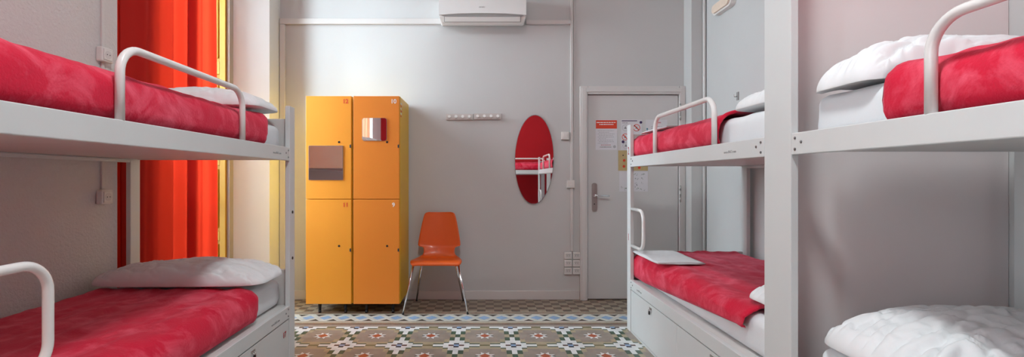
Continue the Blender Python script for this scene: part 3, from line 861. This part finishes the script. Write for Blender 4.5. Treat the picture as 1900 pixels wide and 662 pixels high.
# front panel with an arched lower edge
n = 24; pts = [(ax0+(ax1-ax0)*i/n, 2.664+.016*(1-abs(2*i/n-1)**2.2)) for i in range(n+1)]+[(ax1, 2.85), (ax0, 2.85)]
finish('front_panel', G().plate(pts, 4.372, 4.384), M['ac'], ac)
finish('air_slot', G().plate([(ax0+.02+(ax1-ax0-.04)*i/n, 2.662+.016*(1-abs(2*i/n-1)**2.2)) for i in range(n+1)]+[(ax1-.05, 2.652), (ax0+.05, 2.652)], 4.380, 4.3845), M['acgray'], ac)
g = G(); fx0, fx1 = ax0+.052, ax1-.052
vs = [(fx0, 4.381, 2.650), (fx1, 4.381, 2.650), (fx1-.004, 4.407, 2.614), (fx0+.004, 4.407, 2.614)]
f1 = [g.bm.verts.new(v) for v in vs]; f2 = [g.bm.verts.new((v[0], v[1]+.008, v[2]+.004)) for v in vs]
g.bm.faces.new(f1); g.bm.faces.new(f2[::-1])
for i in range(4): g.bm.faces.new((f1[i], f1[(i+1) % 4], f2[(i+1) % 4], f2[i]))
finish('air_flap', g, M['ac'], ac)
g = G()
for xx in (fx0-.006, fx1+.001):
    g.poly([(xx, 4.3835, 2.652), (xx+.005, 4.3835, 2.652), (xx+.005, 4.410, 2.610), (xx, 4.410, 2.610)])
g.poly([(fx0, 4.4075, 2.613), (fx1, 4.4075, 2.613), (fx1, 4.4105, 2.609), (fx0, 4.4105, 2.609)])
finish('flap_gap', g, M['acgray'], ac)
text('logo_lettering', 'HIYASU', .016, (-.014, 4.371, 2.730), (1, 0, 0), (0, 0, 1), M['acgray'], ac)

# sockets and switches
def plate_box(name, label, x, z, wd, hh, cat, group=None, marks='rocker', dep=.03):
    t = thing(name, (x, YB-dep/2, z-hh/2), label, cat, group)
    finish('cover', G().box(x-wd/2, x+wd/2, YB-dep, YB-.0005, z-hh/2, z+hh/2, .004), M['plastic'], t)
    if marks == 'holes':
        finish('socket_face', G().box(x-wd*.36, x+wd*.36, YB-dep-.0015, YB-dep, z-hh*.30, z+hh*.30, .001), M['trim'], t)
        g = G()
        for s_ in (-1, 1): g.disc((x+s_*.010, YB-dep-.0014, z), (0, -1, 0), .0035, .001, 10)
        g.box(x-.022, x+.022, YB-dep-.0024, YB-dep-.0014, z+.012, z+.014)
        finish('pin_holes', g, M['slot'], t)
    else:
        finish('rocker', G().box(x-wd*.3, x+wd*.3, YB-dep-.004, YB-dep, z-hh*.3, z+hh*.3, .002), M['plastic'], t)
    return t
plate_box('switch_box', 'upper small white switch box on the conduit right of the oval mirror', .785, 1.576, .074, .076, 'switch', 'small white conduit boxes')
plate_box('switch_box', 'lower small white box on the conduit below the switch', .838, 1.112, .074, .072, 'junction box', 'small white conduit boxes', dep=.034)
rown = ('top', 'middle', 'bottom')
for r_ in range(3):
    for c_ in range(2):
        plate_box('wall_socket', f"white wall socket in the cluster by the door, {rown[r_]} row, {'left' if c_ == 0 else 'right'} column", .812+c_*.082, .425-r_*.073, .071, .066, 'socket', 'wall sockets by the door', marks='holes')

def left_socket(label, z):
    x = XL; y = 2.64
    t = thing('wall_socket', (x+.02, y, z-.05), label, 'socket', 'wall sockets on the left wall')
    finish('cover', G().box(x+.0005, x+.036, y-.040, y+.040, z-.040, z+.040, .006), M['plastic'], t)
    finish('socket_face', G().box(x+.036, x+.040, y-.030, y+.030, z-.030, z+.030, .003), M['plastic'], t)
    finish('socket_ring', G().disc((x+.040, y, z), (1, 0, 0), .022, .001, 24), M['trim'], t)
    g = G()
    for s_ in (-1, 1): g.disc((x+.041, y+s_*.0095, z), (1, 0, 0), .003, .0008, 10)
    finish('pin_holes', g, M['slot'], t)
left_socket('upper white socket on the left wall above the upper left bunk', 1.85)
left_socket('lower white socket on the left wall above the lower left bunk', 1.065)

# bulkhead emergency light on right wall
t = thing('emergency_light', (XR-.03, 4.03, 2.585), 'oblong frosted bulkhead light high on the right wall', 'light')
def oblong(y0, y1, z0, z1, r): return rr(y0, y1, z0, z1, r, 8)
def xplate(g, pts, x0, x1):
    n = len(pts); a = [g.bm.verts.new((x0, p[0], p[1])) for p in pts]; b = [g.bm.verts.new((x1, p[0], p[1])) for p in pts]
    g.bm.faces.new(a); g.bm.faces.new(b[::-1])
    for i in range(n): g.bm.faces.new((a[i], b[i], b[(i+1) % n], a[(i+1) % n]))
    return g
finish('lamp_housing', xplate(G(), oblong(3.88, 4.20, 2.585, 2.685, .049), XR-.045, XR-.0005), M['plastic'], t)
finish('lamp_lens', xplate(G(), oblong(3.90, 4.18, 2.600, 2.670, .034), XR-.062, XR-.0455), M['lamp_lens'], t)
# small hook on the right wall
t = thing('wall_hook', (XR-.01, 3.86, 1.82), 'small grey hook on the right wall above the far right bunk', 'hook')
finish('hook_plate', G().box(XR-.006, XR-.0005, 3.845, 3.875, 1.80, 1.865, .001), M['acgray'], t)
finish('hook_prong', G().tube(fillet([(XR-.006, 3.8625, 1.83), (XR-.03, 3.8625, 1.825), (XR-.032, 3.8625, 1.845)], .006, 4), .003, 8), M['steel'], t)

# ================================================================== NOTICES ON THE DOOR
YD = 4.578
def dashes(g, u0, u1, v, h, m, seed, words=5):
    rnd = random.Random(seed); u = u0
    while u < u1-1:
        w_ = min(rnd.uniform(2.0, 6.0)*(u1-u0)/32, u1-u)
        g.box(ux(u), ux(u+w_), YP-.0006, YP, vz(v), vz(v-h), m=m); u += w_+.8
def sheet(name, label, x0, x1, z0, z1, m, cat='notice'):
    t = thing(name, ((x0+x1)/2, YD, z0), label, cat)
    finish('paper', G().box(x0, x1, YD-.0016, YD-.0004, z0, z1), m, t)
    return t
YP = YD-.0017
def ux(u): return (u-897)/193.3
def vz(v): return 1.17-(v-330)/193.3
n1 = sheet('door_notice', 'white notice with a red heading, leftmost on the door', ux(1105), ux(1145), vz(278), vz(222), M['paper'])
g = G().box(ux(1105.5), ux(1144.5), YP-.0006, YP, vz(238.5), vz(223))
finish('heading_block', g, M['orange_ink'], n1)
g = G()
for k, (a_, b_) in enumerate(((1107, 1142), (1112, 1138))): dashes(g, a_, b_, 228+k*3.6, 1.5, M['white_ink'], k)
for b in g.bm.verts: b.co.y -= .0007
finish('heading_lettering', g, None, n1)
g = G()
for k, (a_, b_) in enumerate(((1109, 1139), (1111, 1130), (1109, 1140), (1111, 1137), (1109, 1139), (1111, 1126), (1109, 1138), (1111, 1139), (1109, 1128))):
    dashes(g, a_, b_, 243+k*2.9, .9, M['light_ink'], k+10)
dashes(g, 1115, 1133, 269.5, 1.0, M['red_ink'], 30); dashes(g, 1113, 1134, 273.5, 1.5, M['grey_ink'], 31)
g.tube([(ux(1140), YP-.0004, vz(272)), (ux(1140), YP-.0009, vz(272))], .014, 16)
finish('printed_lines', g, None, n1)

n2 = sheet('door_notice', 'white pictogram notice with a no smoking sign, behind the bunk post', ux(1152), ux(1191), vz(278), vz(222), M['paper'])
finish('heading_bar', G().box(ux(1153.5), ux(1182), YP-.0006, YP, vz(224.8), vz(223.4)), M['purple_ink'], n2)
g = G(); dashes(g, 1155, 1164, 228.6, 1.5, M['grey_ink'], 40); finish('printed_lines', g, None, n2)
def ring(cx, cz, r, w_, m, parent, name='pictogram', slash=True, fig=True):
    g = G(); N = 28
    for k in range(N):
        a, b = 2*PI*k/N, 2*PI*(k+1)/N
        g.poly([(cx+r*math.cos(a), YP-.0008, cz+r*math.sin(a)), (cx+r*math.cos(b), YP-.0008, cz+r*math.sin(b)), (cx+(r-w_)*math.cos(b), YP-.0008, cz+(r-w_)*math.sin(b)), (cx+(r-w_)*math.cos(a), YP-.0008, cz+(r-w_)*math.sin(a))], m)
    if slash:
        d = r*.68
        g.poly([(cx-d-.003, YP-.0008, cz+d-.003), (cx-d+.003, YP-.0008, cz+d+.003), (cx+d+.003, YP-.0008, cz-d+.003), (cx+d-.003, YP-.0008, cz-d-.003)], m)
    if fig:
        g.poly([(cx-.014, YP-.0006, cz-.008), (cx+.014, YP-.0006, cz-.010), (cx+.006, YP-.0006, cz+.003), (cx+.002, YP-.0006, cz+.016), (cx-.004, YP-.0006, cz+.002)], M['grey_ink'])
    finish(name, g, None, parent)
ring(ux(1181), vz(237), .034, .006, M['orange_ink'], n2)
ring(ux(1160), vz(237), .030, .003, M['light_ink'], n2, slash=False)
ring(ux(1160), vz(254), .032, .005, M['orange_ink'], n2)
ring(ux(1161), vz(270), .030, .003, M['light_ink'], n2, slash=False)
g = G().disc((ux(1189), YP, vz(227)), (0, -1, 0), .013, .0006, 20); finish('purple_dot', g, M['purple_ink'], n2)
g = G().disc((ux(1156), YP, vz(263)), (0, -1, 0), .014, .0006, 20); finish('purple_dot', g, M['purple_ink'], n2)
n3 = sheet('door_notice', 'white notice with small grey lines above the upper far bunk, rightmost on the door', ux(1198), ux(1238), vz(278), vz(222), M['paper'])
g = G(); dashes(g, 1214, 1226, 228.5, 2.0, M['red_ink'], 50)
for k in range(7): dashes(g, 1208, 1236-(k*5) % 9, 235+k*3.4, 1.0, M['light_ink'], 60+k)
finish('printed_lines', g, None, n3)
g = G().disc((ux(1200.8), YP, vz(239)), (0, -1, 0), .008, .0006, 14).box(ux(1200.3), ux(1201.3), YP-.0006, YP, vz(249), vz(240)); finish('teal_pictogram', g, M['teal_ink'], n3)
n4 = sheet('door_notice', 'ochre card with orange dots below the notices on the door', ux(1147), ux(1202), vz(316.5), vz(279), M['ochre'])
for (uu, vv) in ((1158, 297.5), (1157.5, 308.5), (1166, 302), (1186, 311)):
    finish('orange_dot', G().disc((ux(uu), YP, vz(vv)), (0, -1, 0), .013, .0006, 18), M['orange_ink'], n4)
finish('black_dot', G().disc((ux(1156), YP, vz(288)), (0, -1, 0), .006, .0006, 12), M['black'], n4)
n5 = sheet('door_notice', 'white sheet with small sketches under the ochre card, left of the post', ux(1149), ux(1174), vz(355), vz(317.5), M['paper'])
n6 = sheet('door_notice', 'white sheet with rows of small dark sketches under the ochre card', ux(1174.6), ux(1202), vz(355), vz(317.5), M['paper'])
random.seed(3)
def sketches(n, spots):
    g = G()
    for uu, vv in spots:
        for k in range(4):
            a, b = uu+random.uniform(-1.6, 1.6), vv+random.uniform(-1.8, 1.8); w_, h_ = random.uniform(.3, 1.6), random.uniform(.3, 1.6)
            g.box(ux(a), ux(a+w_), YP-.0006, YP, vz(b+h_), vz(b), m=random.choice([M['grey_ink'], M['light_ink'], M['green_ink'], M['grey_ink']]))
    finish('sketches', g, None, n)
sketches(n5, [(1153, 347), (1158, 350), (1161, 347)])
sketches(n6, [(1177, 323), (1181, 323), (1189, 323), (1194, 323), (1178, 331), (1182, 332), (1191, 331), (1179, 340), (1182, 342), (1191, 339), (1178, 346), (1182, 349), (1189, 351), (1195, 352)])
